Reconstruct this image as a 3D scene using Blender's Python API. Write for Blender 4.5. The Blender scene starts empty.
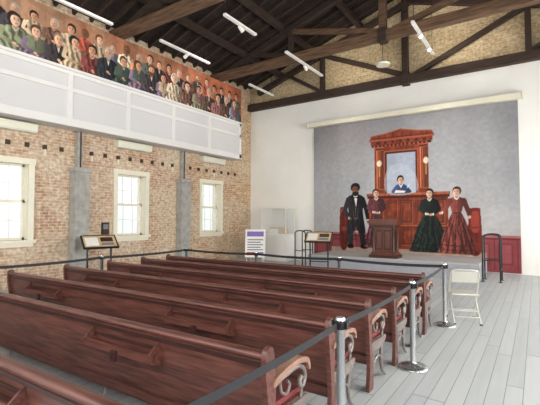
import bpy, math, random
import numpy as np
from mathutils import Vector, Matrix
random.seed(4); rng=np.random.RandomState(7)

def lin(c):
    return tuple(((v/255)/12.92 if v/255<=0.04045 else ((v/255+0.055)/1.055)**2.4) for v in c)

# ------------------------------------------------------------------ materials
def newmat(name):
    m=bpy.data.materials.new(name); m.use_nodes=True
    nt=m.node_tree; b=nt.nodes['Principled BSDF']
    return m,nt,b
def mat(name,c,rough=.5,metal=0,var=.0,scale=8,stretch=(1,1,1),spec=None,bump=0):
    m,nt,b=newmat(name)
    b.inputs['Roughness'].default_value=rough; b.inputs['Metallic'].default_value=metal
    if spec is not None: b.inputs['Specular IOR Level'].default_value=spec
    l=lin(c)
    if var>0:
        tc=nt.nodes.new('ShaderNodeTexCoord'); mp=nt.nodes.new('ShaderNodeMapping')
        mp.inputs['Scale'].default_value=stretch
        nz=nt.nodes.new('ShaderNodeTexNoise'); nz.inputs['Scale'].default_value=scale; nz.inputs['Detail'].default_value=5
        cr=nt.nodes.new('ShaderNodeValToRGB')
        cr.color_ramp.elements[0].position=.3; cr.color_ramp.elements[1].position=.7
        cr.color_ramp.elements[0].color=(*[v*(1-var) for v in l],1)
        cr.color_ramp.elements[1].color=(*[min(1,v*(1+var)) for v in l],1)
        nt.links.new(tc.outputs['Object'],mp.inputs[0]); nt.links.new(mp.outputs[0],nz.inputs['Vector'])
        nt.links.new(nz.outputs['Fac'],cr.inputs[0]); nt.links.new(cr.outputs[0],b.inputs['Base Color'])
        if bump:
            bp=nt.nodes.new('ShaderNodeBump'); bp.inputs['Strength'].default_value=bump; bp.inputs['Distance'].default_value=.01
            nt.links.new(nz.outputs['Fac'],bp.inputs['Height']); nt.links.new(bp.outputs[0],b.inputs['Normal'])
    else: b.inputs['Base Color'].default_value=(*l,1)
    return m
def brickmat(name,axes,c1,c2,mort,bw=.22,rh=.075,ms=.008,rough=.85,patch=None,pf=.5,bump=.4,far=None):
    m,nt,b=newmat(name); N=nt.nodes.new; L=nt.links.new
    g=N('ShaderNodeNewGeometry'); s=N('ShaderNodeSeparateXYZ'); c=N('ShaderNodeCombineXYZ')
    L(g.outputs['Position'],s.inputs[0]); L(s.outputs[axes[0]],c.inputs[0]); L(s.outputs[axes[1]],c.inputs[1])
    t=N('ShaderNodeTexBrick'); t.inputs['Scale'].default_value=1
    t.inputs['Brick Width'].default_value=bw; t.inputs['Row Height'].default_value=rh; t.inputs['Mortar Size'].default_value=ms
    t.inputs['Mortar Smooth'].default_value=.2
    t.inputs['Color1'].default_value=(*lin(c1),1); t.inputs['Color2'].default_value=(*lin(c2),1); t.inputs['Mortar'].default_value=(*lin(mort),1)
    L(c.outputs[0],t.inputs['Vector'])
    out=t.outputs['Color']
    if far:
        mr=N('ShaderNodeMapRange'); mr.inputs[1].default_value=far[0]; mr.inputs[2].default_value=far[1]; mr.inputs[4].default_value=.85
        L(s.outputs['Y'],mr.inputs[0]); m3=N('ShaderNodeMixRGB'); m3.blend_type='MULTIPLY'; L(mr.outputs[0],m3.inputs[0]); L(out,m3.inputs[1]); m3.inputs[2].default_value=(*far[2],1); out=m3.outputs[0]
    if patch:
        nz=N('ShaderNodeTexNoise'); nz.inputs['Scale'].default_value=.9; nz.inputs['Detail'].default_value=8; nz.inputs['Roughness'].default_value=.75
        L(c.outputs[0],nz.inputs['Vector'])
        r=N('ShaderNodeValToRGB'); r.color_ramp.elements[0].position=.40; r.color_ramp.elements[1].position=.60
        r.color_ramp.elements[1].color=(pf,pf,pf,1)
        L(nz.outputs['Fac'],r.inputs[0])
        mx=N('ShaderNodeMixRGB'); L(r.outputs[0],mx.inputs[0]); L(out,mx.inputs[1]); mx.inputs[2].default_value=(*lin(patch),1)
        out=mx.outputs[0]
        n2=N('ShaderNodeTexNoise'); n2.inputs['Scale'].default_value=11; n2.inputs['Detail'].default_value=3; L(c.outputs[0],n2.inputs['Vector'])
        r2=N('ShaderNodeMapRange'); r2.inputs[1].default_value=.3; r2.inputs[2].default_value=.7; r2.inputs[3].default_value=.15; r2.inputs[4].default_value=.8; L(n2.outputs['Fac'],r2.inputs[0])
        m2=N('ShaderNodeMixRGB'); m2.blend_type='OVERLAY'; m2.inputs[0].default_value=.55; L(out,m2.inputs[1]); L(r2.outputs[0],m2.inputs[2]); out=m2.outputs[0]
    L(out,b.inputs['Base Color']); b.inputs['Roughness'].default_value=rough
    bp=N('ShaderNodeBump'); bp.invert=True; bp.inputs['Strength'].default_value=bump; bp.inputs['Distance'].default_value=.01
    L(t.outputs['Fac'],bp.inputs['Height']); L(bp.outputs[0],b.inputs['Normal'])
    return m
def plankmat(name,wa,la,w,c1,c2,gap,rough=.45,gw=.05,jl=3.2):
    m,nt,b=newmat(name); N=nt.nodes.new; L=nt.links.new
    def ma(op,a,b2=None):
        n=N('ShaderNodeMath'); n.operation=op
        for i,v in enumerate((a,b2)):
            if v is None: continue
            if isinstance(v,(int,float)): n.inputs[i].default_value=v
            else: L(v,n.inputs[i])
        return n.outputs[0]
    g=N('ShaderNodeNewGeometry'); s=N('ShaderNodeSeparateXYZ'); L(g.outputs['Position'],s.inputs[0])
    q=ma('DIVIDE',s.outputs[wa],w); row=ma('FLOOR',q); fr=ma('FRACT',q)
    wn=N('ShaderNodeTexWhiteNoise'); wn.noise_dimensions='1D'; L(row,wn.inputs['W'])
    yy=ma('ADD',ma('DIVIDE',s.outputs[la],jl),ma('MULTIPLY',wn.outputs['Value'],7.3)); fl=ma('FLOOR',yy); fy=ma('FRACT',yy)
    c=N('ShaderNodeCombineXYZ'); L(row,c.inputs[0]); L(fl,c.inputs[1]); w2=N('ShaderNodeTexWhiteNoise'); w2.noise_dimensions='3D'; L(c.outputs[0],w2.inputs['Vector'])
    cc=N('ShaderNodeCombineXYZ'); L(ma('MULTIPLY',s.outputs[wa],14),cc.inputs[0]); L(ma('MULTIPLY',s.outputs[la],1.1),cc.inputs[1]); L(ma('MULTIPLY',w2.outputs['Value'],9),cc.inputs[2])
    nz=N('ShaderNodeTexNoise'); nz.inputs['Scale'].default_value=1.5; nz.inputs['Detail'].default_value=6; L(cc.outputs[0],nz.inputs['Vector'])
    f=ma('ADD',ma('MULTIPLY',w2.outputs['Value'],.45),ma('MULTIPLY',nz.outputs['Fac'],.6))
    mx=N('ShaderNodeMixRGB'); L(f,mx.inputs[0]); mx.inputs[1].default_value=(*lin(c1),1); mx.inputs[2].default_value=(*lin(c2),1)
    gp=ma('MAXIMUM',ma('LESS_THAN',fr,gw),ma('LESS_THAN',fy,.004))
    m2=N('ShaderNodeMixRGB'); L(gp,m2.inputs[0]); L(mx.outputs[0],m2.inputs[1]); m2.inputs[2].default_value=(*lin(gap),1)
    L(m2.outputs[0],b.inputs['Base Color']); b.inputs['Roughness'].default_value=rough
    return m

M={}
M['white']=mat('white_paint',(235,233,228),.6,var=.03,scale=1.2)
M['panel']=mat('gallery_white',(226,224,222),.5,var=.02,scale=3)
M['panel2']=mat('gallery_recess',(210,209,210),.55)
M['cream']=mat('cream_paint',(228,222,202),.45,var=.03)
M['wood']=mat('pew_wood',(94,57,49),.38,var=.5,scale=3,stretch=(1,12,12))
M['woodD']=mat('pew_wood_dark',(58,35,31),.4,var=.3,scale=4,stretch=(1,8,8))
M['cushion']=mat('red_cushion',(112,48,50),.85,var=.15,scale=30)
M['iron']=mat('cast_iron_grey',(122,112,108),.4,.3,var=.15,scale=20)
M['armwood']=mat('worn_arm_wood',(142,108,92),.4,var=.2,scale=10)
M['chrome']=mat('brushed_steel',(190,192,195),.25,.9)
M['belt']=mat('black_belt',(24,25,30),.6)
M['black']=mat('black_metal',(22,22,24),.35)
M['beam']=mat('old_beam',(104,78,58),.85,var=.55,scale=3,stretch=(.6,6,6),bump=.4)
M['beamD']=mat('dark_beam',(58,43,35),.85,var=.45,scale=4,stretch=(.6,6,6),bump=.3)
M['roof']=plankmat('roof_boards','X','Y',.2,(22,17,15),(54,42,36),(6,5,5),rough=.9,gw=.08,jl=3)
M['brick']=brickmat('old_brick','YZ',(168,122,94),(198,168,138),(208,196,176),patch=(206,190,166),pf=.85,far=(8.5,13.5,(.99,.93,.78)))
M['gable']=brickmat('gable_brick','XZ',(206,184,146),(186,160,122),(216,204,176),patch=(172,146,110),pf=.5)
M['floor']=plankmat('floor_boards','X','Y',.145,(160,166,168),(192,195,195),(122,127,130))
M['stone']=mat('grey_stone',(162,160,154),.85,var=.2,scale=6)
M['skirt']=mat('grey_fabric',(160,160,166),.9,var=.05)
M['stagetop']=mat('stage_carpet',(176,172,172),.8,var=.05)
M['ped']=mat('lectern_wood',(98,52,36),.35,var=.3,scale=4,stretch=(6,6,1))
M['pedD']=mat('lectern_dark',(62,32,24),.4,var=.3,scale=4,stretch=(6,6,1))
M['chair']=mat('beige_metal',(196,194,184),.4,.2)
M['tan']=mat('sign_tan',(196,170,130),.5,var=.2,scale=12)
M['purple']=mat('sign_purple',(120,100,170),.5)
M['red']=mat('sign_red',(190,70,60),.5)
M['textgrey']=mat('sign_text',(120,120,125),.6)
M['shade']=mat('valance',(225,224,205),.5)
M['dirt']=mat('mortar_pocket',(70,52,42),.9)
m,nt,b=newmat('clear_glass')
b.inputs['Base Color'].default_value=(.9,.95,.95,1); b.inputs['Roughness'].default_value=.05; b.inputs['Alpha'].default_value=.16
M['glass']=m
m,nt,b=newmat('lamp_face'); b.inputs['Emission Color'].default_value=(1,.85,.6,1); b.inputs['Emission Strength'].default_value=6
M['lamp']=m
m,nt,b=newmat('print_cloth'); a=nt.nodes.new('ShaderNodeVertexColor'); a.layer_name='Col'
nt.links.new(a.outputs[0],b.inputs['Base Color']); b.inputs['Roughness'].default_value=.7
b.inputs['Specular IOR Level'].default_value=.25
M['print']=m

# ------------------------------------------------------------------ mesh builder
class MB:
    def __init__(s): s.v=[];s.f=[];s.m=[];s.sm=[];s.mats=[]
    def mi(s,k):
        if k not in s.mats: s.mats.append(k)
        return s.mats.index(k)
    def add(s,vs,fs,k,smooth=False,T=None):
        o=len(s.v); i=s.mi(k)
        for p in vs:
            p=Vector(p)
            if T is not None: p=T@p
            s.v.append(p)
        for f in fs: s.f.append([o+j for j in f]); s.m.append(i); s.sm.append(smooth)
    def box(s,x0,x1,y0,y1,z0,z1,k,T=None):
        vs=[(x0,y0,z0),(x1,y0,z0),(x1,y1,z0),(x0,y1,z0),(x0,y0,z1),(x1,y0,z1),(x1,y1,z1),(x0,y1,z1)]
        s.add(vs,[(0,3,2,1),(4,5,6,7),(0,1,5,4),(1,2,6,5),(2,3,7,6),(3,0,4,7)],k,False,T)
    def bar(s,p0,p1,w,h,k,up=(0,0,1)):
        p0=Vector(p0);p1=Vector(p1);d=(p1-p0);L=d.length;d.normalize()
        up=Vector(up); r=d.cross(up)
        if r.length<1e-4: r=d.cross(Vector((0,1,0)))
        r.normalize(); u=r.cross(d)
        T=Matrix(((d.x,r.x,u.x,p0.x),(d.y,r.y,u.y,p0.y),(d.z,r.z,u.z,p0.z),(0,0,0,1)))
        s.box(0,L,-w/2,w/2,-h/2,h/2,k,T)
    def tube(s,pts,r,k,seg=10,r1=None):
        pts=[Vector(p) for p in pts]; n=len(pts)
        vs=[];fs=[]; prev=None
        for i,p in enumerate(pts):
            d=(pts[min(i+1,n-1)]-pts[max(i-1,0)]).normalized()
            if prev is None:
                a=Vector((0,0,1)) if abs(d.z)<.9 else Vector((1,0,0))
                prev=d.cross(a).normalized()
            prev=(prev-d*prev.dot(d)).normalized(); q=d.cross(prev)
            rr=r if r1 is None else r+(r1-r)*i/(n-1)
            for j in range(seg):
                t=2*math.pi*j/seg; vs.append(p+prev*math.cos(t)*rr+q*math.sin(t)*rr)
        for i in range(n-1):
            for j in range(seg):
                a=i*seg+j;b2=i*seg+(j+1)%seg; fs.append((a,b2,b2+seg,a+seg))
        fs.append(tuple(range(seg))[::-1]); fs.append(tuple((n-1)*seg+j for j in range(seg)))
        s.add(vs,fs,k,True)
    def lathe(s,prof,c,k,seg=24):
        vs=[];fs=[]
        for r,z in prof:
            for j in range(seg):
                t=2*math.pi*j/seg; vs.append((c[0]+r*math.cos(t),c[1]+r*math.sin(t),c[2]+z))
        for i in range(len(prof)-1):
            for j in range(seg):
                a=i*seg+j;b2=i*seg+(j+1)%seg; fs.append((a,b2,b2+seg,a+seg))
        fs.append(tuple(range(seg))[::-1]); fs.append(tuple((len(prof)-1)*seg+j for j in range(seg)))
        s.add(vs,fs,k,True)
    def prism(s,poly,axis,a,b,k,T=None):
        n=len(poly)
        def P(p,t):
            return {'x':(t,p[0],p[1]),'y':(p[0],t,p[1]),'z':(p[0],p[1],t)}[axis]
        vs=[P(p,a) for p in poly]+[P(p,b) for p in poly]
        fs=[tuple(range(n))[::-1],tuple(range(n,2*n))]+[(i,(i+1)%n,(i+1)%n+n,i+n) for i in range(n)]
        s.add(vs,fs,k,False,T)
    def done(s,name,loc=(0,0,0),rz=0,bevel=0):
        me=bpy.data.meshes.new(name); me.from_pydata([tuple(v) for v in s.v],[],s.f)
        for k in s.mats: me.materials.append(M[k])
        me.polygons.foreach_set('material_index',s.m); me.polygons.foreach_set('use_smooth',s.sm)
        me.update()
        import bmesh
        bm=bmesh.new(); bm.from_mesh(me); bmesh.ops.recalc_face_normals(bm,faces=bm.faces); bm.to_mesh(me); bm.free()
        try: me.set_sharp_from_angle(angle=math.radians(50))
        except Exception: pass
        ob=bpy.data.objects.new(name,me); bpy.context.scene.collection.objects.link(ob)
        ob.location=loc; ob.rotation_euler=(0,0,rz)
        if bevel:
            md=ob.modifiers.new('bev','BEVEL'); md.width=bevel; md.segments=2; md.limit_method='ANGLE'; md.angle_limit=math.radians(40)
        return ob
def inst(ob,name,loc,rz=0):
    o=bpy.data.objects.new(name,ob.data); bpy.context.scene.collection.objects.link(o); o.location=loc; o.rotation_euler=(0,0,rz)
    for md in ob.modifiers:
        n=o.modifiers.new(md.name,md.type); n.width=md.width; n.segments=md.segments; n.limit_method=md.limit_method; n.angle_limit=md.angle_limit
    return o
def smooth(pts,n=6,closed=False):
    out=[];N=len(pts)
    rngi=range(N if closed else N-1)
    g=(lambda i:pts[i%N]) if closed else (lambda i:pts[max(0,min(N-1,i))])
    for i in rngi:
        p0,p1,p2,p3=[np.array(g(i+k),float) for k in(-1,0,1,2)]
        for j in range(n):
            t=j/n; out.append(tuple(.5*((2*p1)+(-p0+p2)*t+(2*p0-5*p1+4*p2-p3)*t*t+(-p0+3*p1-3*p2+p3)*t**3)))
    if not closed: out.append(tuple(pts[-1]))
    return out

# ------------------------------------------------------------------ constants
XL,XR,YB,YF=-10.2,3.4,13.8,-4.0
RID=-3.4
def roofz(x): return 7.2+.33*(6.8-abs(x-RID))

# floor
b=MB(); b.box(XL-.4,XR+.4,YF,YB+.3,-.15,0,'floor'); b.done('floor')
# left wall with openings
wins=[(.24,1.30),(3.74,4.80),(7.20,8.26),(10.75,11.82)]
wz0,wz1=1.12,2.97
b=MB()
ys=[YF]+[v for w in wins for v in w]+[YB+.3]
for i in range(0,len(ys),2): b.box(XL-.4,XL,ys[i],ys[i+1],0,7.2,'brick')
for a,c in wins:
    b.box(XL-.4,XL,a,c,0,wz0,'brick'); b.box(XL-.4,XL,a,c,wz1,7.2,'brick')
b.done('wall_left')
for i,(a,c) in enumerate(wins):
    b=MB(); x=XL
    # casing
    b.box(x+.002,x+.05,a-.1,a+.03,wz0-.06,wz1+.09,'cream'); b.box(x+.002,x+.05,c-.03,c+.1,wz0-.06,wz1+.09,'cream')
    b.box(x+.002,x+.06,a-.12,c+.12,wz1-.03,wz1+.11,'cream'); b.box(x-.1,x+.1,a-.14,c+.14,wz0-.07,wz0+.0,'cream')
    b.box(x+.002,x+.04,a-.1,c+.1,wz0-.16,wz0-.07,'cream')
    # jamb linings
    b.box(x-.35,x+.01,a,a+.03,wz0,wz1,'cream'); b.box(x-.35,x+.01,c-.03,c,wz0,wz1,'cream'); b.box(x-.35,x+.01,a,c,wz1-.03,wz1,'cream')
    zm=(wz0+wz1)/2
    for (z0,z1,xx) in((wz0,zm+.02,x-.14),(zm-.02,wz1-.03,x-.19)):
        b.box(xx-.04,xx,a+.03,a+.08,z0,z1,'cream'); b.box(xx-.04,xx,c-.08,c-.03,z0,z1,'cream')
        b.box(xx-.04,xx,a+.03,c-.03,z0,z0+.06,'cream'); b.box(xx-.04,xx,a+.03,c-.03,z1-.05,z1,'cream')
        for k in(1,2):
            yy=a+.03+(c-a-.06)*k/3; b.box(xx-.03,xx-.01,yy-.008,yy+.008,z0,z1,'white')
        b.box(xx-.03,xx-.01,a+.03,c-.03,(z0+z1)/2-.008,(z0+z1)/2+.008,'white')
        b.box(xx-.022,xx-.018,a+.06,c-.06,z0+.03,z1-.03,'glass')
    b.done('window_%d'%(i+1))
    b=MB(); b.box(XL+.002,XL+.2,a-.08,c+.08,3.72,3.90,'shade'); b.box(XL+.02,XL+.18,a-.06,c+.06,3.70,3.72,'white')  # roller-shade valance box above each window, not a light fitting
    b.box(XL+.2,XL+.215,a-.08,c+.08,3.86,3.9,'shade')
    b.done('wall_light' if i==0 else 'wall_light.%03d'%i,bevel=.01)
# stone piers
for i,y in enumerate((2.4,6.0,9.75)):
    b=MB(); b.box(XL+.002,XL+.28,y-.2,y+.2,0,2.85,'stone'); b.box(XL+.002,XL+.31,y-.23,y+.23,2.85,2.97,'stone'); b.box(XL+.002,XL+.3,y-.22,y+.22,0,.15,'stone')
    b.box(XL+.002,XL+.15,y-.07,y+.07,2.97,3.94,'stone'); b.box(XL+.15,XL+.17,y-.02,y+.02,2.97,3.94,'dirt')
    b.done('stone_pier' if i==0 else 'stone_pier.%03d'%i,bevel=.015)
# joist stubs left in the brick
b=MB()
y=-2.
while y<12.9:
    if not any(abs(y-p)<.3 for p in(2.4,6.0,9.75)):
        b.box(XL+.002,XL+.03,y-.05,y+.05,3.36,3.47,'dirt')
        if int(y*10)%3==0: b.box(XL+.002,XL+.045,y-.02,y+.02,3.2,3.36,'cream')
    y+=.42
b.done('joist_ends')

# back wall
b=MB(); b.box(XL,XR,YB,YB+.3,0,6.2,'white')
b.prism([(XL,6.2),(XR,6.2),(XR,7.2),(RID,roofz(RID)),(XL,7.2)],'y',YB,YB+.3,'gable'); b.done('wall_back')
b=MB(); b.box(XL,XR-.01,YB-.02,YB-.001,0,.16,'white'); b.done('baseboard_back')
# right wall with windows
b=MB(); wr=[(a,c) for a,c in wins]
ys=[YF]+[v for w in wr for v in w]+[YB+.3]
for i in range(0,len(ys),2): b.box(XR,XR+.4,ys[i],ys[i+1],0,7.2,'white')
for a,c in wr: b.box(XR,XR+.4,a,c,0,wz0,'white'); b.box(XR,XR+.4,a,c,4.2,7.2,'white')
b.done('wall_right')
for i,(a,c) in enumerate(wr):
    b=MB(); x=XR
    for (y0,y1,z0,z1) in((a-.1,a,wz0-.1,4.3),(c,c+.1,wz0-.1,4.3),(a-.12,c+.12,4.2,4.32),(a-.12,c+.12,wz0-.1,wz0),(a,c,2.58,2.66)):
        b.box(x-.05,x-.002,y0,y1,z0,z1,'cream')
    b.done('window_%d'%(i+5))
# ceiling
b=MB()
for sgn in(-1,1):
    xe=RID+sgn*7.2; ze=roofz(xe)
    b.prism([(RID,roofz(RID)),(xe,ze),(xe,ze+.12),(RID,roofz(RID)+.12)],'y',YF,YB+.3,'roof')
b.done('ceiling')
b=MB()
yy=YF+.3
while yy<YB-.1:
    for sgn in(-1,1):
        b.bar((RID,yy,roofz(RID)-.08),(RID+sgn*6.78,yy,7.2-.07),.07,.15,'beamD')
    yy+=.5
for xx in(-8.6,-7.0,-5.2,-1.6,.2,1.8):
    b.bar((xx,YF,roofz(xx)-.24),(xx,YB-.02,roofz(xx)-.24),.16,.18,'beamD')
b.bar((RID,YF,roofz(RID)-.2),(RID,YB-.02,roofz(RID)-.2),.14,.24,'beamD')
b.done('roof_rafters')
# trusses
def truss(name,y,zc,k,back=False):
    b=MB(); h=.27;w=.24
    b.bar((XL+.01,y,zc),(XR-.01,y,zc),w,h,k)
    for s in(-1,1):
        b.bar((RID,y,roofz(RID)-.46),(RID+s*6.3,y,7.36-.42 if not back else 7.3-.4),.18,.2,'beamD')
        xq=RID+s*3.3
        b.bar((xq,y,zc),(xq,y,roofz(xq)-.4),.16,.16,'beamD')
        b.bar((RID+s*.1,y,zc+.1),(xq,y,roofz(xq)-.5),.15,.15,k)
        b.bar((xq,y,zc+.1),(RID+s*4.9,y,roofz(RID+s*4.9)-.4),.13,.13,'beamD')
    b.bar((RID-.2,y,zc-.12),(RID-.2,y,roofz(RID)-.3),.2,.2,k)
    b.box(RID-.32,RID-.08,y-w/2-.02,y+w/2+.02,zc-.2,zc+.2,'beamD')
    return b.done(name,bevel=.01)
truss('roof_truss',7.0,6.92,'beam'); truss('roof_truss.001',11.3,6.92,'beam'); truss('roof_truss.002',2.6,6.92,'beam')
truss('roof_truss.003',YB-.14,6.33,'beamD',True)

# ------------------------------------------------------------------ gallery front
GX=-9.7; GY1=12.5; gz0,gz1=3.95,5.40
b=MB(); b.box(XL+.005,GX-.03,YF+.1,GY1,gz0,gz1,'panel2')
b.box(GX-.03,GX,YF+.1,GY1,gz1-.14,gz1,'panel'); b.box(GX-.03,GX,YF+.1,GY1,gz0,gz0+.2,'panel')
b.box(GX-.03,GX,YF+.1,GY1,4.83,4.93,'panel')
b.box(GX,GX+.05,YF+.1,GY1,gz1-.05,gz1+.02,'panel'); b.box(GX,GX+.03,YF+.1,GY1,gz0,gz0+.06,'panel')
y=GY1-.12
b.box(GX-.03,GX,GY1-.12,GY1,gz0,gz1,'panel')
while y>YF+.5:
    y-=1.72; b.box(GX-.031,GX-.001,y-.07,y+.07,gz0+.02,gz1-.02,'panel')
b.done('gallery_parapet',bevel=.006)

# ------------------------------------------------------------------ painting
class Canvas:
    def __init__(s,u0,u1,z0,z1,res):
        s.nx=int((u1-u0)/res)+1; s.nz=int((z1-z0)/res)+1
        s.u=np.linspace(u0,u1,s.nx); s.z=np.linspace(z0,z1,s.nz)
        s.U,s.Z=np.meshgrid(s.u,s.z); s.C=np.zeros((s.nz,s.nx,3)); s.ss=res; s.k=1.;s.ox=0.;s.oz=0.
    def scale(s,k=1.,ox=0.,oz=0.): s.k=k;s.ox=ox;s.oz=oz
    def tx(s,x): return s.ox+(x-s.ox)*s.k
    def tz(s,z): return s.oz+(z-s.oz)*s.k
    def noise(s,cell,seed=0,oct=3):
        r=np.random.RandomState(seed); out=np.zeros_like(s.U); amp=1;tot=0
        for o in range(oct):
            gu=(s.U-s.u[0])/cell; gz=(s.Z-s.z[0])/cell
            G=r.rand(int(gz.max())+3,int(gu.max())+3)
            i=gz.astype(int); j=gu.astype(int); fz=gz-i; fu=gu-j
            fz=fz*fz*(3-2*fz); fu=fu*fu*(3-2*fu)
            out+=amp*((G[i,j]*(1-fu)+G[i,j+1]*fu)*(1-fz)+(G[i+1,j]*(1-fu)+G[i+1,j+1]*fu)*fz)
            tot+=amp; amp*=.5; cell/=2
        return out/tot
    def apply(s,mask,col,alpha=1,shade=0,tex=None):
        if not mask.any(): return
        c=np.array(col,float)/255
        u=s.U[mask]; h=max((u.max()-u.min())/2,1e-3); t=(u-(u.max()+u.min())/2)/h
        f=1-shade*t
        if tex is not None: f=f*(1+tex[mask])
        v=np.clip(c[None,:]*f[:,None],0,1)
        s.C[mask]=s.C[mask]*(1-alpha)+v*alpha
    def poly(s,pts,col,sm=True,**k):
        pts=[(s.tx(a),s.tz(b2)) for a,b2 in pts]
        if sm: pts=smooth(pts,5,True)
        p=np.array(pts); m=np.zeros_like(s.U,bool)
        j0,j1=np.searchsorted(s.u,[p[:,0].min(),p[:,0].max()]); i0,i1=np.searchsorted(s.z,[p[:,1].min(),p[:,1].max()])
        if j1<=j0 or i1<=i0: return
        U=s.U[i0:i1,j0:j1]; Z=s.Z[i0:i1,j0:j1]; ins=np.zeros_like(U,bool)
        for a in range(len(p)):
            x1,y1=p[a]; x2,y2=p[(a+1)%len(p)]
            if y1==y2: continue
            ins^=((y1>Z)!=(y2>Z))&(U<(x2-x1)*(Z-y1)/(y2-y1)+x1)
        m[i0:i1,j0:j1]=ins; s.apply(m,col,**k)
    def ell(s,cx,cz,rx,rz,col,**k):
        cx=s.tx(cx);cz=s.tz(cz);rx*=s.k;rz*=s.k
        s.apply(((s.U-cx)/rx)**2+((s.Z-cz)/rz)**2<1,col,**k)
    def rect(s,a,b2,c,d,col,**k):
        a,b2,c,d=s.tx(a),s.tx(b2),s.tz(c),s.tz(d)
        s.apply((s.U>=a)&(s.U<=b2)&(s.Z>=c)&(s.Z<=d),col,**k)
    def stroke(s,pts,w0,w1,col,**k):
        pts=[(s.tx(a),s.tz(b2)) for a,b2 in pts]; w0*=s.k; w1*=s.k
        m=np.zeros_like(s.U,bool); n=len(pts)-1
        for i in range(n):
            ax,az=pts[i]; bx,bz=pts[i+1]; dx,dz=bx-ax,bz-az; L=dx*dx+dz*dz+1e-9
            t=np.clip(((s.U-ax)*dx+(s.Z-az)*dz)/L,0,1)
            d=np.hypot(s.U-ax-t*dx,s.Z-az-t*dz); w=w0+(w1-w0)*(i+t)/n
            m|=d<w
        s.apply(m,col,**k)
    def finish(s,seed,amt=.1):
        C=s.C*(1+amt*(s.noise(.09,seed,3)-.5)[...,None]*2)
        P=np.pad(C,((1,1),(1,1),(0,0)),'edge')
        s.C=np.clip(.5*C+.125*(P[:-2,1:-1]+P[2:,1:-1]+P[1:-1,:-2]+P[1:-1,2:]),0,1)
    def panel(s,name,to3d):
        verts=np.zeros((s.nz*s.nx,3)); U=s.U.ravel(); Z=s.Z.ravel()
        verts[:]=np.stack(to3d(U,Z),1)
        idx=np.arange(s.nz*s.nx).reshape(s.nz,s.nx)
        F=np.stack([idx[:-1,:-1],idx[:-1,1:],idx[1:,1:],idx[1:,:-1]],-1).reshape(-1,4)
        me=bpy.data.meshes.new(name); me.from_pydata(verts.tolist(),[],F.tolist())
        me.materials.append(M['print'])
        at=me.color_attributes.new('Col','FLOAT_COLOR','POINT')
        c=s.C.reshape(-1,3); c=np.where(c<=.04045,c/12.92,((c+.055)/1.055)**2.4)
        at.data.foreach_set('color',np.concatenate([c,np.ones((len(c),1))],1).astype('f').ravel())
        ob=bpy.data.objects.new(name,me); bpy.context.scene.collection.objects.link(ob); return ob

def head(c,x,z,r,skin,hair,style='bun',face=0):
    """r = half head height"""
    sk=np.array(skin,float); hr=np.array(hair,float)
    if style=='long' : c.ell(x-.0*r,z-.1*r,.92*r,1.2*r,hair)
    if style=='bun': c.ell(x-face*.3*r,z+.15*r,.86*r,.95*r,hair); c.ell(x-face*.9*r,z-.05*r,.36*r,.4*r,hair)
    if style in('man','beard'): c.ell(x,z+.25*r,.80*r,.88*r,hair)
    if style=='afro': c.ell(x-face*.1*r,z+.35*r,1.0*r,.95*r,hair)
    if style=='bonnet': c.ell(x-face*.2*r,z+.12*r,1.0*r,1.1*r,(214,204,184),shade=.15); c.ell(x,z+.2*r,.8*r,.85*r,hair)
    if style=='hat': c.ell(x,z+.3*r,.8*r,.7*r,hair)
    c.stroke([(x,z-.5*r),(x,z-1.15*r)],.3*r,.34*r,sk*.78)
    c.ell(x,z-.1*r,.66*r,.92*r,skin,shade=.2)
    c.ell(x+.28*r,z-.25*r,.3*r,.5*r,sk*.86,alpha=.6); c.ell(x-.28*r,z-.3*r,.16*r,.16*r,np.clip(sk*[1.02,.88,.85],0,255),alpha=.6)
    for s in(-1,1): 
        c.ell(x+face*.15*r+s*.27*r,z+.0*r,.13*r,.07*r,sk*.4); c.ell(x+face*.15*r+s*.27*r,z+.17*r,.17*r,.04*r,hr*.8+sk*.15)
    c.poly([(x+face*.18*r-.08*r,z-.35*r),(x+face*.22*r+.12*r,z-.35*r),(x+face*.15*r,z)],sk*.82,sm=False)
    c.ell(x+face*.15*r,z-.56*r,.2*r,.06*r,sk*np.array([.75,.5,.5]))
    if style=='beard': c.poly([(x-.62*r,z-.25*r),(x-.3*r,z-.42*r),(x,z-.45*r),(x+.3*r,z-.42*r),(x+.62*r,z-.25*r),(x+.4*r,z-.95*r),(x,z-1.2*r),(x-.4*r,z-.95*r)],hair)
    c.poly([(x-.70*r,z+.1*r),(x-.5*r,z+.42*r),(x-.05*r,z+.58*r),(x+.45*r,z+.44*r),(x+.7*r,z+.1*r),(x+.6*r,z+.75*r),(x,z+.95*r),(x-.6*r,z+.75*r)],hair)
    c.stroke([(x-.4*r,z+.6*r),(x,z+.78*r)],.06*r,.03*r,np.clip(hr*1.5+15,0,255),alpha=.6)
    if style=='hat': c.rect(x-1.2*r,x+1.2*r,z+.5*r,z+.62*r,(36,30,28)); c.rect(x-.7*r,x+.7*r,z+.6*r,z+1.5*r,(42,36,33),shade=.3)

# ---- stage mural : coordinates are world x (u) and z
c=Canvas(-7.12,-.40,.03,5.12,.0125)
n=c.noise(2.8,3,3); n1=c.noise(.9,31,2); t=(c.Z-.03)/5.1
top=np.array([148,147,151])/255; mid=np.array([169,172,176])/255; low=np.array([192,188,186])/255
base=np.where(t[...,None]>.55,mid+(top-mid)*((t[...,None]-.55)/.45),low+(mid-low)*(t[...,None]/.55))
vig=((c.U+3.6)/3.4)**2
glow=np.exp(-(((c.U+3.7)/2.3)**2+((c.Z-2.6)/1.5)**2))
c.C[:]=base*(1+.20*(n[...,None]-.5)+.05*(n1[...,None]-.5))*(1-.12*vig[...,None])*(1+.12*glow[...,None])
c.C[...,0]*=1+.05*(c.noise(1.8,77,2)-.3)
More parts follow.
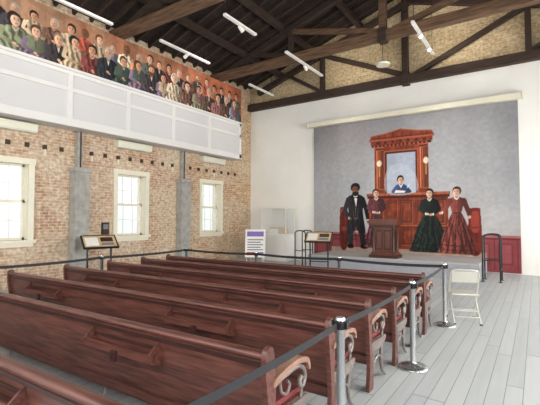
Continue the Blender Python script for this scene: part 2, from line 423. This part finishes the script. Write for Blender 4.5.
# wainscot
rd=(132,62,66)
c.rect(-7.2,-.3,0,1.12,rd,tex=.2*(c.noise(.3,5)-.5)); c.rect(-7.2,-.3,1.05,1.13,(160,92,94)); c.rect(-7.2,-.3,1.0,1.05,(90,38,44))
x=-7.1
while x<-.3:
    c.rect(x,x+.03,.1,1.0,(98,40,46)); c.rect(x+.1,x+.5,.25,.9,(116,50,56)); c.rect(x+.14,x+.46,.3,.85,(142,72,76)); x+=.6
c.rect(-6.4,-1.3,.03,.62,(170,146,130),tex=.25*(c.noise(.2,8)-.5)); c.rect(-6.4,-1.3,.6,.64,(116,78,68))
# great wooden rostrum
W=(122,56,40); Wd=(74,32,24); Wl=(158,86,60); Wm=(104,46,34)
wt=.5*(c.noise(.16,11)-.5)+.25*np.sin(c.U*40+c.noise(.2,12)*8)*.3
c.rect(-4.95,-2.35,.6,2.42,W,tex=wt,shade=.12)
for k in range(5):
    a=-4.88+k*.5
    for z0,z1 in((.72,1.34),(1.46,2.24)):
        c.rect(a+.03,a+.45,z0,z1,Wd); c.rect(a+.06,a+.45,z0,z1-.03,Wl); c.rect(a+.07,a+.42,z0+.03,z1-.04,Wm,tex=wt); c.rect(a+.12,a+.37,z0+.09,z1-.1,(128,62,44),tex=wt)
c.rect(-5.02,-2.28,2.40,2.5,Wl,tex=wt); c.rect(-5.0,-2.3,2.33,2.41,Wd); c.rect(-4.95,-2.35,1.38,1.43,Wl)
c.rect(-4.72,-2.92,2.5,4.25,W,tex=wt)
c.rect(-4.40,-3.24,2.5,3.97,Wl); c.rect(-4.36,-3.28,2.5,3.92,Wd); c.rect(-4.30,-3.34,2.5,3.86,(166,174,192),tex=.2*(c.noise(.6,2)-.5))
c.poly([(-4.30,2.5),(-3.34,2.5),(-3.34,3.1),(-3.8,3.5),(-4.3,3.3)],(188,196,208),alpha=.6)
for a in(-4.66,-3.2):
    c.rect(a,a+.24,2.6,4.1,Wl,shade=.4)
    for q in(.05,.11,.17): c.rect(a+q,a+q+.025,2.66,4.0,Wd)
    c.rect(a-.04,a+.28,2.5,2.66,W); c.rect(a-.04,a+.28,2.62,2.66,Wl); c.rect(a-.04,a+.28,4.0,4.14,Wl); c.rect(a-.02,a+.26,4.03,4.07,Wd)
c.rect(-4.82,-2.82,4.12,4.2,Wd); c.rect(-4.86,-2.78,4.2,4.34,W,tex=wt); c.rect(-4.92,-2.72,4.34,4.4,Wl)
c.poly([(-4.9,4.4),(-2.74,4.4),(-2.8,4.52),(-3.3,4.58),(-3.82,4.68),(-4.34,4.58),(-4.84,4.52)],W,sm=False,tex=wt); c.stroke([(-4.84,4.52),(-4.34,4.58),(-3.82,4.68),(-3.3,4.58),(-2.8,4.52)],.018,.018,Wl)
c.rect(-4.8,-2.84,4.41,4.44,Wd)
for k in range(14): c.rect(-4.76+k*.135,-4.7+k*.135,4.13,4.19,Wl)
for k in range(7): c.ell(-4.6+k*.26,4.27,.06,.04,Wd)
for a in(-4.56,-3.0):
    c.stroke([(a,3.1),(a+.0,3.42)],.02,.02,(190,150,90)); c.ell(a,3.55,.085,.11,(226,212,186),shade=.1); c.ell(a,3.38,.05,.03,(150,110,60))
# woman seen at the desk
c.poly([(-4.12,2.5),(-4.02,2.72),(-3.9,2.8),(-3.74,2.8),(-3.6,2.7),(-3.5,2.5)],(62,78,118),shade=.25)
c.poly([(-3.9,2.8),(-3.82,2.66),(-3.74,2.8)],(235,235,238),sm=False)
head(c,-3.82,2.95,.135,(216,172,152),(40,26,22),'bun',.3)
c.poly([(-4.05,2.5),(-3.7,2.5),(-3.66,2.56),(-4.0,2.6)],(240,236,225),sm=False); c.stroke([(-3.62,2.66),(-3.52,2.8)],.012,.004,(240,240,240))
fold=.30*np.sin(c.U*34+c.noise(.3,9)*12)+.15*(c.noise(.12,14)-.5)
# man in black coat
X=-5.45; SK=(122,82,62)
c.scale(1.07,X,.58)
c.poly([(X-.56,.62),(X-.56,1.78),(X-.48,1.95),(X-.3,1.8),(X-.3,.62)],(96,36,30),tex=wt); c.rect(X-.5,X+.1,1.15,1.28,(140,58,44)); c.stroke([(X-.54,1.75),(X-.44,1.92),(X-.33,1.75)],.02,.02,(160,80,60))
c.stroke([(X-.1,1.4),(X-.2,1.05),(X-.18,.66)],.13,.08,(44,41,44),shade=.2); c.stroke([(X+.08,1.4),(X+.22,1.05),(X+.27,.66)],.12,.08,(34,32,36),shade=.3)
c.stroke([(X-.05,1.2),(X+.02,.8)],.012,.01,(14,14,16))
c.poly([(X-.28,.57),(X-.1,.57),(X-.1,.68),(X-.25,.7)],(14,14,14)); c.poly([(X+.18,.57),(X+.42,.57),(X+.36,.67),(X+.2,.7)],(14,14,14))
c.poly([(X-.28,2.24),(X-.12,2.36),(X+.12,2.36),(X+.28,2.24),(X+.26,1.75),(X+.34,1.1),(X+.14,1.12),(X,1.4),(X-.14,1.1),(X-.34,1.06),(X-.25,1.75)],(34,32,36),shade=.35,tex=fold*.6)
c.poly([(X-.12,2.3),(X+.12,2.3),(X+.08,1.55),(X,1.48),(X-.08,1.55)],(70,64,64),sm=False)
c.poly([(X-.08,2.36),(X+.08,2.36),(X+.02,1.95)],(230,227,220),sm=False); c.poly([(X-.07,2.3),(X-.07,2.23),(X+.07,2.3),(X+.07,2.23)],(16,16,20),sm=False)
c.stroke([(X-.11,2.34),(X-.05,1.9),(X-.02,1.6)],.035,.015,(20,19,22)); c.stroke([(X+.11,2.34),(X+.05,1.9),(X+.02,1.6)],.035,.015,(18,17,20))
for k in range(4): c.ell(X,1.88-.1*k,.012,.012,(190,160,90))
c.stroke([(X-.25,2.2),(X-.38,1.85),(X-.24,1.58)],.09,.06,(46,44,48),shade=.2); c.ell(X-.2,1.55,.06,.045,SK); c.rect(X-.26,X-.22,1.53,1.62,(225,222,215))
c.stroke([(X+.25,2.2),(X+.37,1.88),(X+.43,1.55)],.088,.06,(26,25,29)); c.rect(X+.39,X+.48,1.5,1.53,(225,222,215)); c.ell(X+.44,1.45,.045,.06,SK)
head(c,X,2.55,.165,SK,(28,24,23),'afro',.2); c.poly([(X-.1,2.45),(X+.1,2.45),(X+.08,2.34),(X-.08,2.34)],(34,27,24)); c.ell(X+.03,2.46,.035,.01,(96,52,44))
c.scale()
def lady(X,H,dress,skin,hair,z0=.56,wide=1.0,face=0,arm=0,shawl=None):
    d=np.array(dress,float); S=lambda L:[(X+a*H,z0+b2*H) for a,b2 in L]
    w=wide
    c.poly(S([(-.05,.62),(.05,.62),(.1*w,.5),(.16*w,.3),(.21*w,.08),(.22*w,.0),(0,-.01),(-.22*w,.0),(-.21*w,.08),(-.16*w,.3),(-.1*w,.5)]),dress,shade=.4,tex=fold)
    for k in(-.14,-.08,-.02,.05,.11):
        c.stroke(S([(k*.3,.58),(k*w,.3),(k*1.5*w,.03)]),.006,.020,d*.5); c.stroke(S([(k*.3+.015,.58),(k*w+.02,.3),(k*1.5*w+.03,.03)]),.004,.010,np.clip(d*1.4+8,0,255),alpha=.6)
    for q in(.06,.13): c.stroke(S([(-.2*w,q),(0,q-.02),(.2*w,q)]),.01,.01,d*.5,alpha=.9)
    c.poly(S([(-.1,.81),(-.03,.85),(.03,.85),(.1,.81),(.085,.7),(.05,.6),(-.05,.6),(-.085,.7)]),d*1.1,shade=.35)
    for k in range(5): c.ell(X,z0+(.80-.04*k)*H,.01,.01,np.clip(d*2+30,0,255))
    c.stroke(S([(-.05,.605),(.05,.605)]),.014,.014,d*.4)
    if arm==0:
        c.stroke(S([(-.095,.79),(-.14,.68),(-.06,.6)]),.042*H,.024*H,d*1.2,shade=.2); c.stroke(S([(.095,.79),(.14,.68),(.05,.59)]),.042*H,.024*H,d*.8)
        c.ell(X-.03*H,z0+.6*H,.028*H,.02*H,skin); c.ell(X+.02*H,z0+.59*H,.03*H,.02*H,np.array(skin)*.92)
        c.ell(X-.06*H,z0+.605*H,.012*H,.022*H,(230,224,214)); c.ell(X+.055*H,z0+.595*H,.012*H,.022*H,(230,224,214))
    else:
        c.stroke(S([(-.095,.79),(-.15,.68),(-.2,.62)]),.042*H,.024*H,d*1.2,shade=.2); c.ell(X-.225*H,z0+.605*H,.026*H,.018*H,skin); c.ell(X-.2*H,z0+.615*H,.012*H,.022*H,(230,224,214))
        c.stroke(S([(.095,.79),(.14,.68),(.17,.57)]),.042*H,.024*H,d*.8); c.ell(X+.175*H,z0+.545*H,.018*H,.026*H,skin)
    if shawl: c.poly(S([(-.12,.80),(-.04,.85),(0,.72),(.04,.85),(.12,.80),(.15,.66),(.05,.66),(0,.6),(-.05,.66),(-.15,.66)]),shawl,shade=.3,alpha=.9)
    c.stroke(S([(0,.83),(0,.87)]),.02*H,.02*H,np.array(skin)*.85)
    c.poly(S([(-.038,.855),(.038,.855),(.03,.825),(0,.80),(-.03,.825)]),(226,220,210),sm=False)
    head(c,X,z0+.93*H,.070*H,skin,hair,'bun',face)
lady(-4.68,2.04,(84,48,52),(216,172,148),(66,42,28),.62,.95,.3)
lady(-2.91,2.06,(32,40,37),(218,178,154),(38,26,22),.54,1.38,-.3,0,(28,34,33))
# chair at right
c.poly([(-1.76,.62),(-1.76,1.8),(-1.68,1.95),(-1.48,1.95),(-1.43,1.8),(-1.43,.62)],(104,38,32),tex=wt); c.poly([(-1.68,1.25),(-1.68,1.80),(-1.49,1.80),(-1.49,1.25)],(150,62,52))
c.stroke([(-1.95,1.32),(-1.48,1.36)],.03,.03,(120,48,38))
lady(-2.10,2.10,(104,52,46),(216,172,148),(60,38,26),.53,1.15,-.3,1)
c.finish(51,.06)
c.panel('stage_mural',lambda U,Z:(U,np.full_like(U,YB-.06)+.012*np.sin(U*5.5),Z))
b=MB(); b.box(-7.3,-.3,YB-.24,YB-.005,5.13,5.30,'cream'); b.box(-7.34,-7.3,YB-.26,YB-.003,5.125,5.32,'cream'); b.box(-.3,-.26,YB-.26,YB-.003,5.125,5.32,'cream')
b.done('mural_headbox',bevel=.01)

# ---- crowd banner : coordinates are world y (u) and z
c=Canvas(-1.0,12.5,5.43,6.74,.0105)
n=c.noise(1.2,21,4); g=c.noise(.25,22,3)
tt=np.clip((c.U-3)/9,0,1)[...,None]
c.C[:]=((np.array([168,134,108])/255)*(1-tt)+(np.array([166,92,64])/255)*tt)*(.75+.5*n[...,None])*(.88+.24*g[...,None])
for k in range(22):
    x=rng.uniform(-1,12.4); w=rng.uniform(.15,.5); c.rect(x,x+w,6.2,6.74,[(130,96,76),(182,144,112),(104,70,54),(172,98,70)][k%4],alpha=.35)
skins=[(214,168,140),(204,156,128),(220,178,152),(194,146,116),(118,80,62)]
hairs=[(48,32,24),(84,54,34),(30,24,22),(130,108,86),(104,66,40),(160,150,140)]
clothF=[(92,68,58),(138,66,54),(168,148,122),(66,78,70),(104,88,106),(92,100,120),(156,104,74),(104,108,86),(190,174,150),(92,46,44),(138,112,82),(120,82,84)]
clothM=[(44,40,42),(62,48,42),(50,46,50),(78,62,52),(40,44,50)]
tx=.35*np.sin(c.U*42+c.Z*10+c.noise(.2,5)*9)
def person(x,z,r,kind):
    man=kind in('man','beard','hat'); d=np.array((clothM if man else clothF)[rng.randint(5 if man else 12)],float)*rng.uniform(.85,1.1)
    sx=r*rng.uniform(1.6,1.85); zb=5.40; f=rng.uniform(-1,1)
    if man: pts=[(x-.35*r,z-.9*r),(x-sx,z-1.45*r),(x-sx*1.1,z-3*r),(x-sx*.95,zb),(x+sx*.95,zb),(x+sx*1.1,z-3*r),(x+sx,z-1.45*r),(x+.35*r,z-.9*r)]
    else: pts=[(x-.35*r,z-.95*r),(x-sx*.85,z-1.5*r),(x-sx*.75,z-3*r),(x-sx*1.5,zb),(x+sx*1.5,zb),(x+sx*.75,z-3*r),(x+sx*.85,z-1.5*r),(x+.35*r,z-.95*r)]
    c.poly(pts,d,shade=.35,tex=tx)
    if man:
        c.poly([(x-.35*r,z-.95*r),(x+.35*r,z-.95*r),(x+.05*r,z-2.3*r)],(216,208,192),sm=False); c.ell(x,z-1.15*r,.22*r,.12*r,(40,30,34))
        c.stroke([(x-.4*r,z-1.*r),(x-.05*r,z-2.6*r),(x-.05*r,zb)],.09*r,.06*r,d*.5); c.stroke([(x+.4*r,z-1.*r),(x+.05*r,z-2.6*r)],.09*r,.06*r,d*.55)
    else:
        col=(212,200,180) if rng.rand()<.5 else np.clip(d*1.4,0,255)
        c.poly([(x-.5*r,z-1.*r),(x+.5*r,z-1.*r),(x+.35*r,z-1.45*r),(x,z-1.7*r),(x-.35*r,z-1.45*r)],col,sm=False)
        if rng.rand()<.3: c.poly([(x-sx*.95,z-1.4*r),(x-.3*r,z-1.1*r),(x,z-3*r),(x+.3*r,z-1.1*r),(x+sx*.95,z-1.4*r),(x+sx*.9,z-3.2*r),(x,z-4.*r),(x-sx*.9,z-3.2*r)],clothF[rng.randint(12)],shade=.3)
    zz=z-rng.uniform(3.3,4.0)*r; sd=1 if rng.rand()<.5 else -1
    c.stroke([(x-sx*.95,z-1.8*r),(x-sx*1.15,z-3*r),(x-.25*r*sd,zz)],.4*r,.26*r,np.clip(d*1.22,0,255),shade=.2)
    c.stroke([(x+sx*.95,z-1.8*r),(x+sx*1.15,z-3.1*r),(x+.3*r,zz-.2*r)],.4*r,.26*r,d*.8)
    sk=skins[4] if rng.rand()<.08 else skins[rng.randint(4)]
    c.ell(x-.1*r*sd,zz,.3*r,.2*r,sk); c.ell(x+.25*r,zz-.25*r,.28*r,.18*r,np.array(sk)*.9)
    head(c,x,z,r,sk,hairs[rng.randint(len(hairs))],kind,f)
for ri,(zr,r,sp,kk) in enumerate([(6.42,.13,.42,['man','beard','bun','man','bun','bun']),(6.10,.155,.50,['bun','bun','bun','long','man','bun','bonnet','beard'])]):
    x=-.9+.2*ri
    while x<12.3:
        person(x,zr+rng.uniform(-.07,.08),r*rng.uniform(.92,1.06),kk[rng.randint(len(kk))]); x+=sp*rng.uniform(.85,1.15)
c.finish(52,.12)
c.panel('crowd_banner',lambda U,Z:(np.full_like(U,GX-.01)+.006*np.sin(U*4),U,Z))
b=MB(); b.bar((GX-.06,-1,6.73),(GX-.06,12.5,6.73),.05,.05,'beamD')
for y in(-.8,2.2,5.2,8.2,11.2,12.4): b.box(GX-.1,GX-.04,y-.03,y+.03,5.42,6.73,'beamD')
b.done('banner_frame')

# ------------------------------------------------------------------ pews
def build_pew():
    b=MB(); L=2.62
    prof=[(.055,.22),(.085,.22),(-.0,.80),(-.03,.80)]
    b.prism(prof,'x',-L,L,'wood')
    rail=[(-.015+.038*math.cos(t),.815+.028*math.sin(t)) for t in np.linspace(0,2*math.pi,14)[:-1]]
    b.prism(rail,'x',-L-.01,L+.01,'wood')
    b.prism([(-.03,.745),(-.018,.745),(-.022,.775),(-.034,.775)],'x',-L,L,'woodD')
    b.prism([(.035,.24),(.055,.24),(.044,.315),(.024,.315)],'x',-L,L,'wood')
    b.box(-L,L,.03,.47,.415,.44,'wood'); b.box(-L+.03,L-.03,.07,.46,.44,.475,'cushion'); b.box(-L,L,.44,.465,.34,.415,'woodD')
    for xc in(-1.6,1.27):
        w=.40
        b.box(xc-w,xc+w,-.10,.01,.60,.615,'wood')
        b.box(xc-w,xc+w,-.105,-.09,.60,.665,'wood')
        for s in(-1,1):
            b.prism([(.0,.56),(-.105,.60),(-.11,.665),(-.03,.74),(-.012,.74)],'x',xc+s*w-.01,xc+s*w+.01,'wood')
        b.box(xc-.03,xc+.03,-.125,-.105,.55,.63,'woodD')
        b.box(xc-w,xc+w,-.03,-.02,.68,.70,'woodD')
    for xe in(-L,-.87,.87,L):
        end=abs(xe)==L
        s=1 if xe>0 else -1
        o=xe+(s*.012 if end else 0)
        if end:
            p=smooth([(-.05,.0),(.06,.0),(.07,.15),(.035,.4),(.05,.6),(.035,.8),(.02,.86),(-.02,.87),(-.055,.83),(-.055,.7),(-.03,.5),(-.015,.3),(-.03,.12)],4,True)
            b.prism(p,'x',o-.018,o+.018,'wood')
            arm=smooth([(0,.60),(.1,.63),(.22,.645),(.34,.65),(.415,.62),(.445,.56),(.42,.505),(.38,.51),(.375,.55),(.40,.565)],5)
            b.tube([(o,y,z) for y,z in arm],.017,'iron',8)
            b.prism(smooth([(.02,.625),(.14,.66),(.3,.68),(.43,.655),(.46,.60),(.475,.62),(.44,.69),(.3,.715),(.12,.695),(.02,.665)],3,True),'x',o-.032,o+.032,'armwood')
            for pth in([(.40,.505),(.395,.45),(.37,.40)],[(.12,.63),(.14,.55),(.2,.52),(.24,.56),(.21,.60)]):
                b.tube([(o,y,z) for y,z in smooth(pth,4)],.011,'iron',6)
            b.prism(smooth([(.04,.43),(.30,.43),(.46,.43),(.47,.39),(.40,.35),(.25,.33),(.04,.36)],3,True),'x',o-.014,o+.014,'iron')
        leg=smooth([(.39,.40),(.36,.28),(.35,.18),(.38,.08),(.44,.03),(.46,.015)],4)
        b.tube([(o,y,z) for y,z in leg],.02,'iron',8,r1=.014)
        leg=smooth([(.07,.40),(.1,.28),(.09,.16),(.03,.06),(-.03,.015)],4)
        b.tube([(o,y,z) for y,z in leg],.02,'iron',8,r1=.014)
        b.tube([(o,y,z) for y,z in smooth([(.095,.2),(.2,.26),(.3,.25),(.355,.2)],4)],.012,'iron',6)
    return b
py=[1.12,2.04,2.90,3.76,4.58,5.34,6.0]
p=build_pew().done('pew',(-4.0,py[0],0))
for i,y in enumerate(py[1:]): inst(p,'pew.%03d'%(i+1),(-4.0,y,0))

# ------------------------------------------------------------------ stanchions + belts
def stanchion():
    b=MB()
    b.lathe([(.005,0),(.155,0),(.16,.008),(.155,.02),(.12,.035),(.05,.045),(.034,.06),(.03,.07),(.03,.86),(.036,.865),(.036,.94),(.03,.95),(.005,.952)],(0,0,0),'chrome')
    b.lathe([(.037,.868),(.039,.87),(.039,.925),(.037,.93)],(0,0,0),'black')
    for s in(-1,1): b.box(-.02,.02,s*.045-.012,s*.045+.012,.875,.925,'black'); b.box(s*.045-.012,s*.045+.012,-.02,.02,.875,.925,'black')
    return b
S=[(-1.17,.75),(-1.17,2.65),(-1.17,4.6),(-1.21,6.66),(-3.0,6.76),(-4.85,6.76),(-6.85,6.74),(-6.85,4.55),(-6.85,2.5),(-6.85,.4)]
st=stanchion().done('stanchion',(*S[0],0))
for i,q in enumerate(S[1:]): inst(st,'stanchion.%03d'%(i+1),(*q,0))
for i in range(len(S)-1):
    a=Vector((*S[i],0)); e=Vector((*S[i+1],0)); d=(e-a).normalized(); a=a+d*.06; e=e-d*.06
    b=MB(); n=12; nrm=Vector((-d.y,d.x,0))*.0015; vs=[];fs=[]
    for j in range(n+1):
        t=j/n; q=a+(e-a)*t; sag=-.02*4*t*(1-t)
        for off in(nrm,-nrm):
            vs.append((q.x+off.x,q.y+off.y,.877+sag)); vs.append((q.x+off.x,q.y+off.y,.923+sag))
    for j in range(n):
        o=4*j; fs+=[(o,o+4,o+5,o+1),(o+2,o+3,o+7,o+6),(o+1,o+5,o+7,o+3),(o,o+2,o+6,o+4)]
    fs+=[(0,1,3,2),(4*n,4*n+2,4*n+3,4*n+1)]
    b.add(vs,fs,'belt'); b.done('barrier_belt' if i==0 else 'barrier_belt.%03d'%i)

# ------------------------------------------------------------------ stage
sx0,sx1,sy0=-6.3,-1.28,11.7
b=MB(); b.box(sx0+.03,sx1-.03,sy0+.03,YB-.09,0,.41,'skirt'); b.box(sx0,sx1,sy0,YB-.09,.41,.45,'stagetop')
n=60
path=[]
for i in range(n+1): path.append((sx0,YB-.1-(YB-.1-sy0)*i/n,'x-'))
m=320
for i in range(m+1): path.append((sx0+(sx1-sx0)*i/m,sy0,'y-'))
for i in range(n+1): path.append((sx1,sy0+(YB-.1-sy0)*i/n,'x+'))
vs=[];fs=[]
for i,(x,y,dv) in enumerate(path):
    w=.014*math.sin(i*1.05)
    if dv=='y-': q=(x,y+.012-abs(w))
    elif dv=='x-': q=(x+.012-abs(w),y)
    else: q=(x-.012+abs(w),y)
    vs+=[(q[0],q[1],.005),(q[0],q[1],.43)]
for i in range(len(path)-1): fs.append((2*i,2*i+2,2*i+3,2*i+1))
b.add(vs,fs,'skirt',True); b.done('stage_platform')
# handrails
def rail():
    b=MB()
    for y in(-.25,.25):
        b.tube(smooth([(-.2,y,0),(-.2,y,1.0),(-.2,y,1.12),(-.14,y,1.2),(0,y,1.22),(.14,y,1.2),(.2,y,1.12),(.2,y,1.0),(.2,y,0)],5),.02,'black',8)
        b.tube([(-.2,y,.55),(.2,y,.55)],.014,'black',8)
        for s in(-.2,.2): b.lathe([(.005,0),(.05,0),(.05,.012),(.022,.02)],(s,y,0),'black',12)
    for s in(-.2,.2): b.tube([(s,-.25,.3),(s,.25,.3)],.014,'black',8)
    return b
r=rail().done('handrail',(-1.0,12.0,0)); inst(r,'handrail.001',(-6.62,12.0,0))
# lectern
b=MB()
b.box(-.42,.42,-.3,.3,0,.09,'pedD'); b.box(-.38,.38,-.26,.26,.09,.16,'ped'); b.box(-.3,.3,-.2,.2,.16,.92,'ped')
for x in(-.3,.3):
    for y in(-.2,.2):
        b.lathe([(.045,.16),(.045,.22),(.032,.25),(.036,.5),(.032,.82),(.045,.86),(.045,.92)],(x,y,0),'pedD',14)
for x0,x1 in((-.24,-.02),(.02,.24)):
    b.box(x0,x1,-.212,-.2,.24,.84,'pedD'); b.box(x0+.04,x1-.04,-.222,-.21,.29,.79,'ped')
for s in(-1,1): b.box(-.312 if s<0 else .3,-.3 if s<0 else .312,-.14,.14,.24,.84,'pedD')
b.box(-.36,.36,-.25,.25,.92,.98,'pedD'); b.box(-.42,.42,-.3,.3,.98,1.03,'ped')
b.prism([(-.3,1.03),(.3,1.03),(.3,1.08),(-.3,1.17)],'x',-.40,.40,'ped'); b.box(-.42,.42,.27,.31,1.03,1.12,'pedD')
b.done('lectern',(-3.85,12.1,.45),bevel=.006)
# folding chair
b=MB()
for s in(-1,1):
    x=s*.21
    b.tube(smooth([(x,.24,.012),(x,.1,.3),(x,-.04,.56),(x*.98,-.13,.76),(x*.85,-.15,.81),(x*.5,-.155,.825),(0,-.155,.825)],5),.012,'chair',8)
    b.tube([(x*.9,-.28,.012),(x*.9,-.02,.28),(x*.9,.17,.43)],.011,'chair',8)
    b.box(x-.018,x+.018,.22,.26,0,.02,'black'); b.box(x*.9-.018,x*.9+.018,-.3,-.26,0,.02,'black')
b.tube([(-.21,.18,.14),(.21,.18,.14)],.009,'chair',8); b.tube([(-.19,-.2,.1),(.19,-.2,.1)],.009,'chair',8); b.tube([(-.19,-.12,.18),(.19,-.12,.18)],.009,'chair',8)
b.box(-.2,.2,-.16,.24,.43,.452,'chair'); b.prism([(-.1,.62),(-.088,.62),(-.14,.8),(-.152,.8)],'x',-.19,.19,'chair')
b.done('folding_chair',(-1.02,7.15,0),math.radians(20),bevel=.006)
# display case
b=MB(); b.box(-.55,.55,-.32,.32,0,.98,'white'); b.box(-.52,.52,-.29,.29,-.0,.06,'textgrey'); b.box(-.58,.58,-.35,.35,.98,1.03,'white')
for s in(-1,1):
    b.box(s*.55-.008,s*.55+.008,-.33,.33,1.03,2.0,'glass'); b.box(-.55,.55,s*.33-.008,s*.33+.008,1.03,2.0,'glass')
    for t in(-1,1): b.box(s*.55-.012,s*.55+.012,t*.33-.012,t*.33+.012,1.03,2.02,'cream')
b.box(-.57,.57,-.35,.35,2.0,2.03,'cream'); b.box(-.35,.35,-.1,.1,1.03,1.3,'tan'); b.box(-.3,.1,-.16,-.14,1.03,1.22,'white')
b.done('display_case',(-8.45,13.25,0),bevel=.004)
# easel sign
b=MB()
T=Matrix.Rotation(math.radians(-12),4,'X')
b.box(-.36,.36,-.02,.02,.25,1.25,'white',T); b.box(-.3,.3,-.03,-.021,1.0,1.18,'purple',T)
for k in range(5): b.box(-.28,.28-.08*(k%2),-.026,-.021,.86-.09*k,.90-.09*k,'textgrey',T)
b.box(-.3,-.02,-.027,-.021,.32,.44,'red',T); b.box(.04,.3,-.027,-.021,.32,.44,'purple',T)
for s in(-1,1): b.tube([(s*.3,-.0,.012),(s*.3,.25,1.2)],.014,'chair',8); b.tube([(s*.2,.5,.012),(s*.2,.28,1.15)],.012,'chair',8)
b.done('easel_sign',(-8.35,11.55,0),math.radians(30))
# reading rails
def reading():
    b=MB()
    T=Matrix.Translation((0,0,1.05))@Matrix.Rotation(math.radians(38),4,'X')
    b.box(-.42,.42,-.24,.24,-.02,.02,'black',T); b.box(-.38,.38,-.2,.2,.02,.026,'tan',T)
    b.box(-.34,-.04,-.16,.14,.026,.029,'white',T); b.box(.02,.32,-.02,.14,.026,.029,'pedD',T); b.box(.02,.32,-.16,-.06,.026,.029,'textgrey',T)
    for s in(-1,1):
        b.bar((s*.28,.02,0.01),(s*.28,.02,1.03),.04,.04,'black'); b.box(s*.28-.03,s*.28+.03,-.2,.24,0,.03,'black')
    b.bar((-.28,.02,.3),(.28,.02,.3),.03,.03,'black'); return b
r=reading().done('reading_panel',(-9.1,5.98,0),math.radians(72)); inst(r,'reading_panel.001',(-5.65,11.2,0),math.radians(15))
b=MB(); b.box(0,.05,-.11,.11,-.17,.17,'black'); b.box(.05,.056,-.08,.08,-.02,.12,'textgrey'); b.box(.05,.06,-.08,.08,-.12,-.06,'dirt'); b.done('wall_thermostat_box',(XL+.002,6.85,1.35))

# ------------------------------------------------------------------ track lights
def track(name,x,y0,y1,z,tilt,heads=2):
    b=MB(); b.box(x-.04,x+.04,y0,y1,z,z+.06,'white')
    for y in(y0+.12,y1-.12): b.tube([(x,y,z+.06),(x,y,roofz(x)-.01)],.008,'black',6)
    for k in range(heads):
        y=y0+(y1-y0)*(k+.7)/(heads+.4)
        d=Vector(tilt).normalized(); p=Vector((x,y,z-.06))
        b.tube([(x,y,z),(x,y,z-.06)],.012,'white',6); b.tube([p-d*.07,p+d*.09],.045,'white',12,r1=.055); b.tube([p+d*.091,p+d*.095],.045,'lamp',12)
    b.done(name)
k=0
for (x,y0,y1,z,t,h) in[(-6.1,10.0,12.4,6.55,(.2,1,-.8),1),(-2.5,10.2,12.6,6.55,(.6,-.6,-.7),2),(-8.65,11.6,13.2,6.5,(.3,1,-.8),0),(-8.6,7.4,9.4,6.55,(-1,0,-.5),1),(-6.2,7.3,8.6,6.55,(0,1,-.5),1),(-8.9,4.4,6.1,6.55,(-1,0,-.5),0)]:
    track('track_light' if k==0 else 'track_light.%03d'%k,x,y0,y1,z,t,h); k+=1
b=MB(); b.lathe([(.005,0),(.2,.0),(.22,.06),(.1,.14),(.03,.18)],(0,0,0),'cream'); b.tube([(0,0,.17),(0,0,roofz(-3.9)-6.4-.13)],.01,'black',6); b.done('hanging_speaker',(-3.9,12.2,6.4))

# ------------------------------------------------------------------ lights
w=bpy.data.worlds.new('World'); bpy.context.scene.world=w; w.use_nodes=True
nt=w.node_tree; bg=nt.nodes['Background']
tc=nt.nodes.new('ShaderNodeTexCoord'); sp=nt.nodes.new('ShaderNodeSeparateXYZ'); cr=nt.nodes.new('ShaderNodeValToRGB')
nt.links.new(tc.outputs['Generated'],sp.inputs[0]); nt.links.new(sp.outputs['Z'],cr.inputs[0]); nt.links.new(cr.outputs[0],bg.inputs[0])
cr.color_ramp.elements[0].position=0; cr.color_ramp.elements[0].color=(.78,.84,.82,1)
cr.color_ramp.elements[1].position=.06; cr.color_ramp.elements[1].color=(.93,.97,1,1)
bg.inputs[1].default_value=1.35
def area(name,loc,rot,sx,sy,e,col=(1,1,1)):
    l=bpy.data.lights.new(name,'AREA'); l.shape='RECTANGLE'; l.size=sx; l.size_y=sy; l.energy=e; l.color=col
    o=bpy.data.objects.new(name,l); bpy.context.scene.collection.objects.link(o); o.location=loc; o.rotation_euler=rot
for i,(a,c2) in enumerate(wr):
    area('window_daylight_%d'%i,(XR+.3,(a+c2)/2,2.65),(0,math.radians(90),0),3.0,1.05,300,(1,.98,.95))
area('rear_fill',(-3.4,YF+.3,4.2),(math.radians(80),0,math.radians(0)),11,5,580,(1,.98,.95))  # broad unseen fill light across the open rear end, not from a gallery
def spot(loc,to,e,ang=80):
    l=bpy.data.lights.new('track_spot','SPOT'); l.energy=e; l.spot_size=math.radians(ang); l.spot_blend=.9; l.shadow_soft_size=.12; l.color=(1,.92,.8)
    o=bpy.data.objects.new('track_spot',l); bpy.context.scene.collection.objects.link(o); o.location=loc
    o.rotation_euler=(Vector(to)-Vector(loc)).to_track_quat('-Z','Y').to_euler()
spot((-6.1,11.2,6.4),(-5.3,13.8,2.2),210); spot((-2.5,11.2,6.4),(-2.6,13.8,2.2),210)
spot((-7.4,5.5,6.5),(-9.7,5.5,5.8),60,120); spot((-7.6,9.2,6.5),(-9.7,9.2,5.8),60,120)
spot((-2.3,12.0,6.9),(-1.6,13.8,7.8),90,120); spot((-5.6,12.0,6.9),(-5.2,13.8,7.6),60,120); spot((-7.8,10.6,6.5),(-10.1,13.2,3.4),70,90)

# ------------------------------------------------------------------ camera
cd=bpy.data.cameras.new('camera'); cam=bpy.data.objects.new('camera',cd); bpy.context.scene.collection.objects.link(cam)
cam.location=(0,0,1.65); cam.rotation_euler=(math.radians(92.2),0,math.radians(33.7)); cd.sensor_width=36; cd.lens=26.67
cd.clip_start=.05
bpy.context.scene.camera=cam
try: bpy.context.scene.view_settings.view_transform='Standard'
except Exception: pass
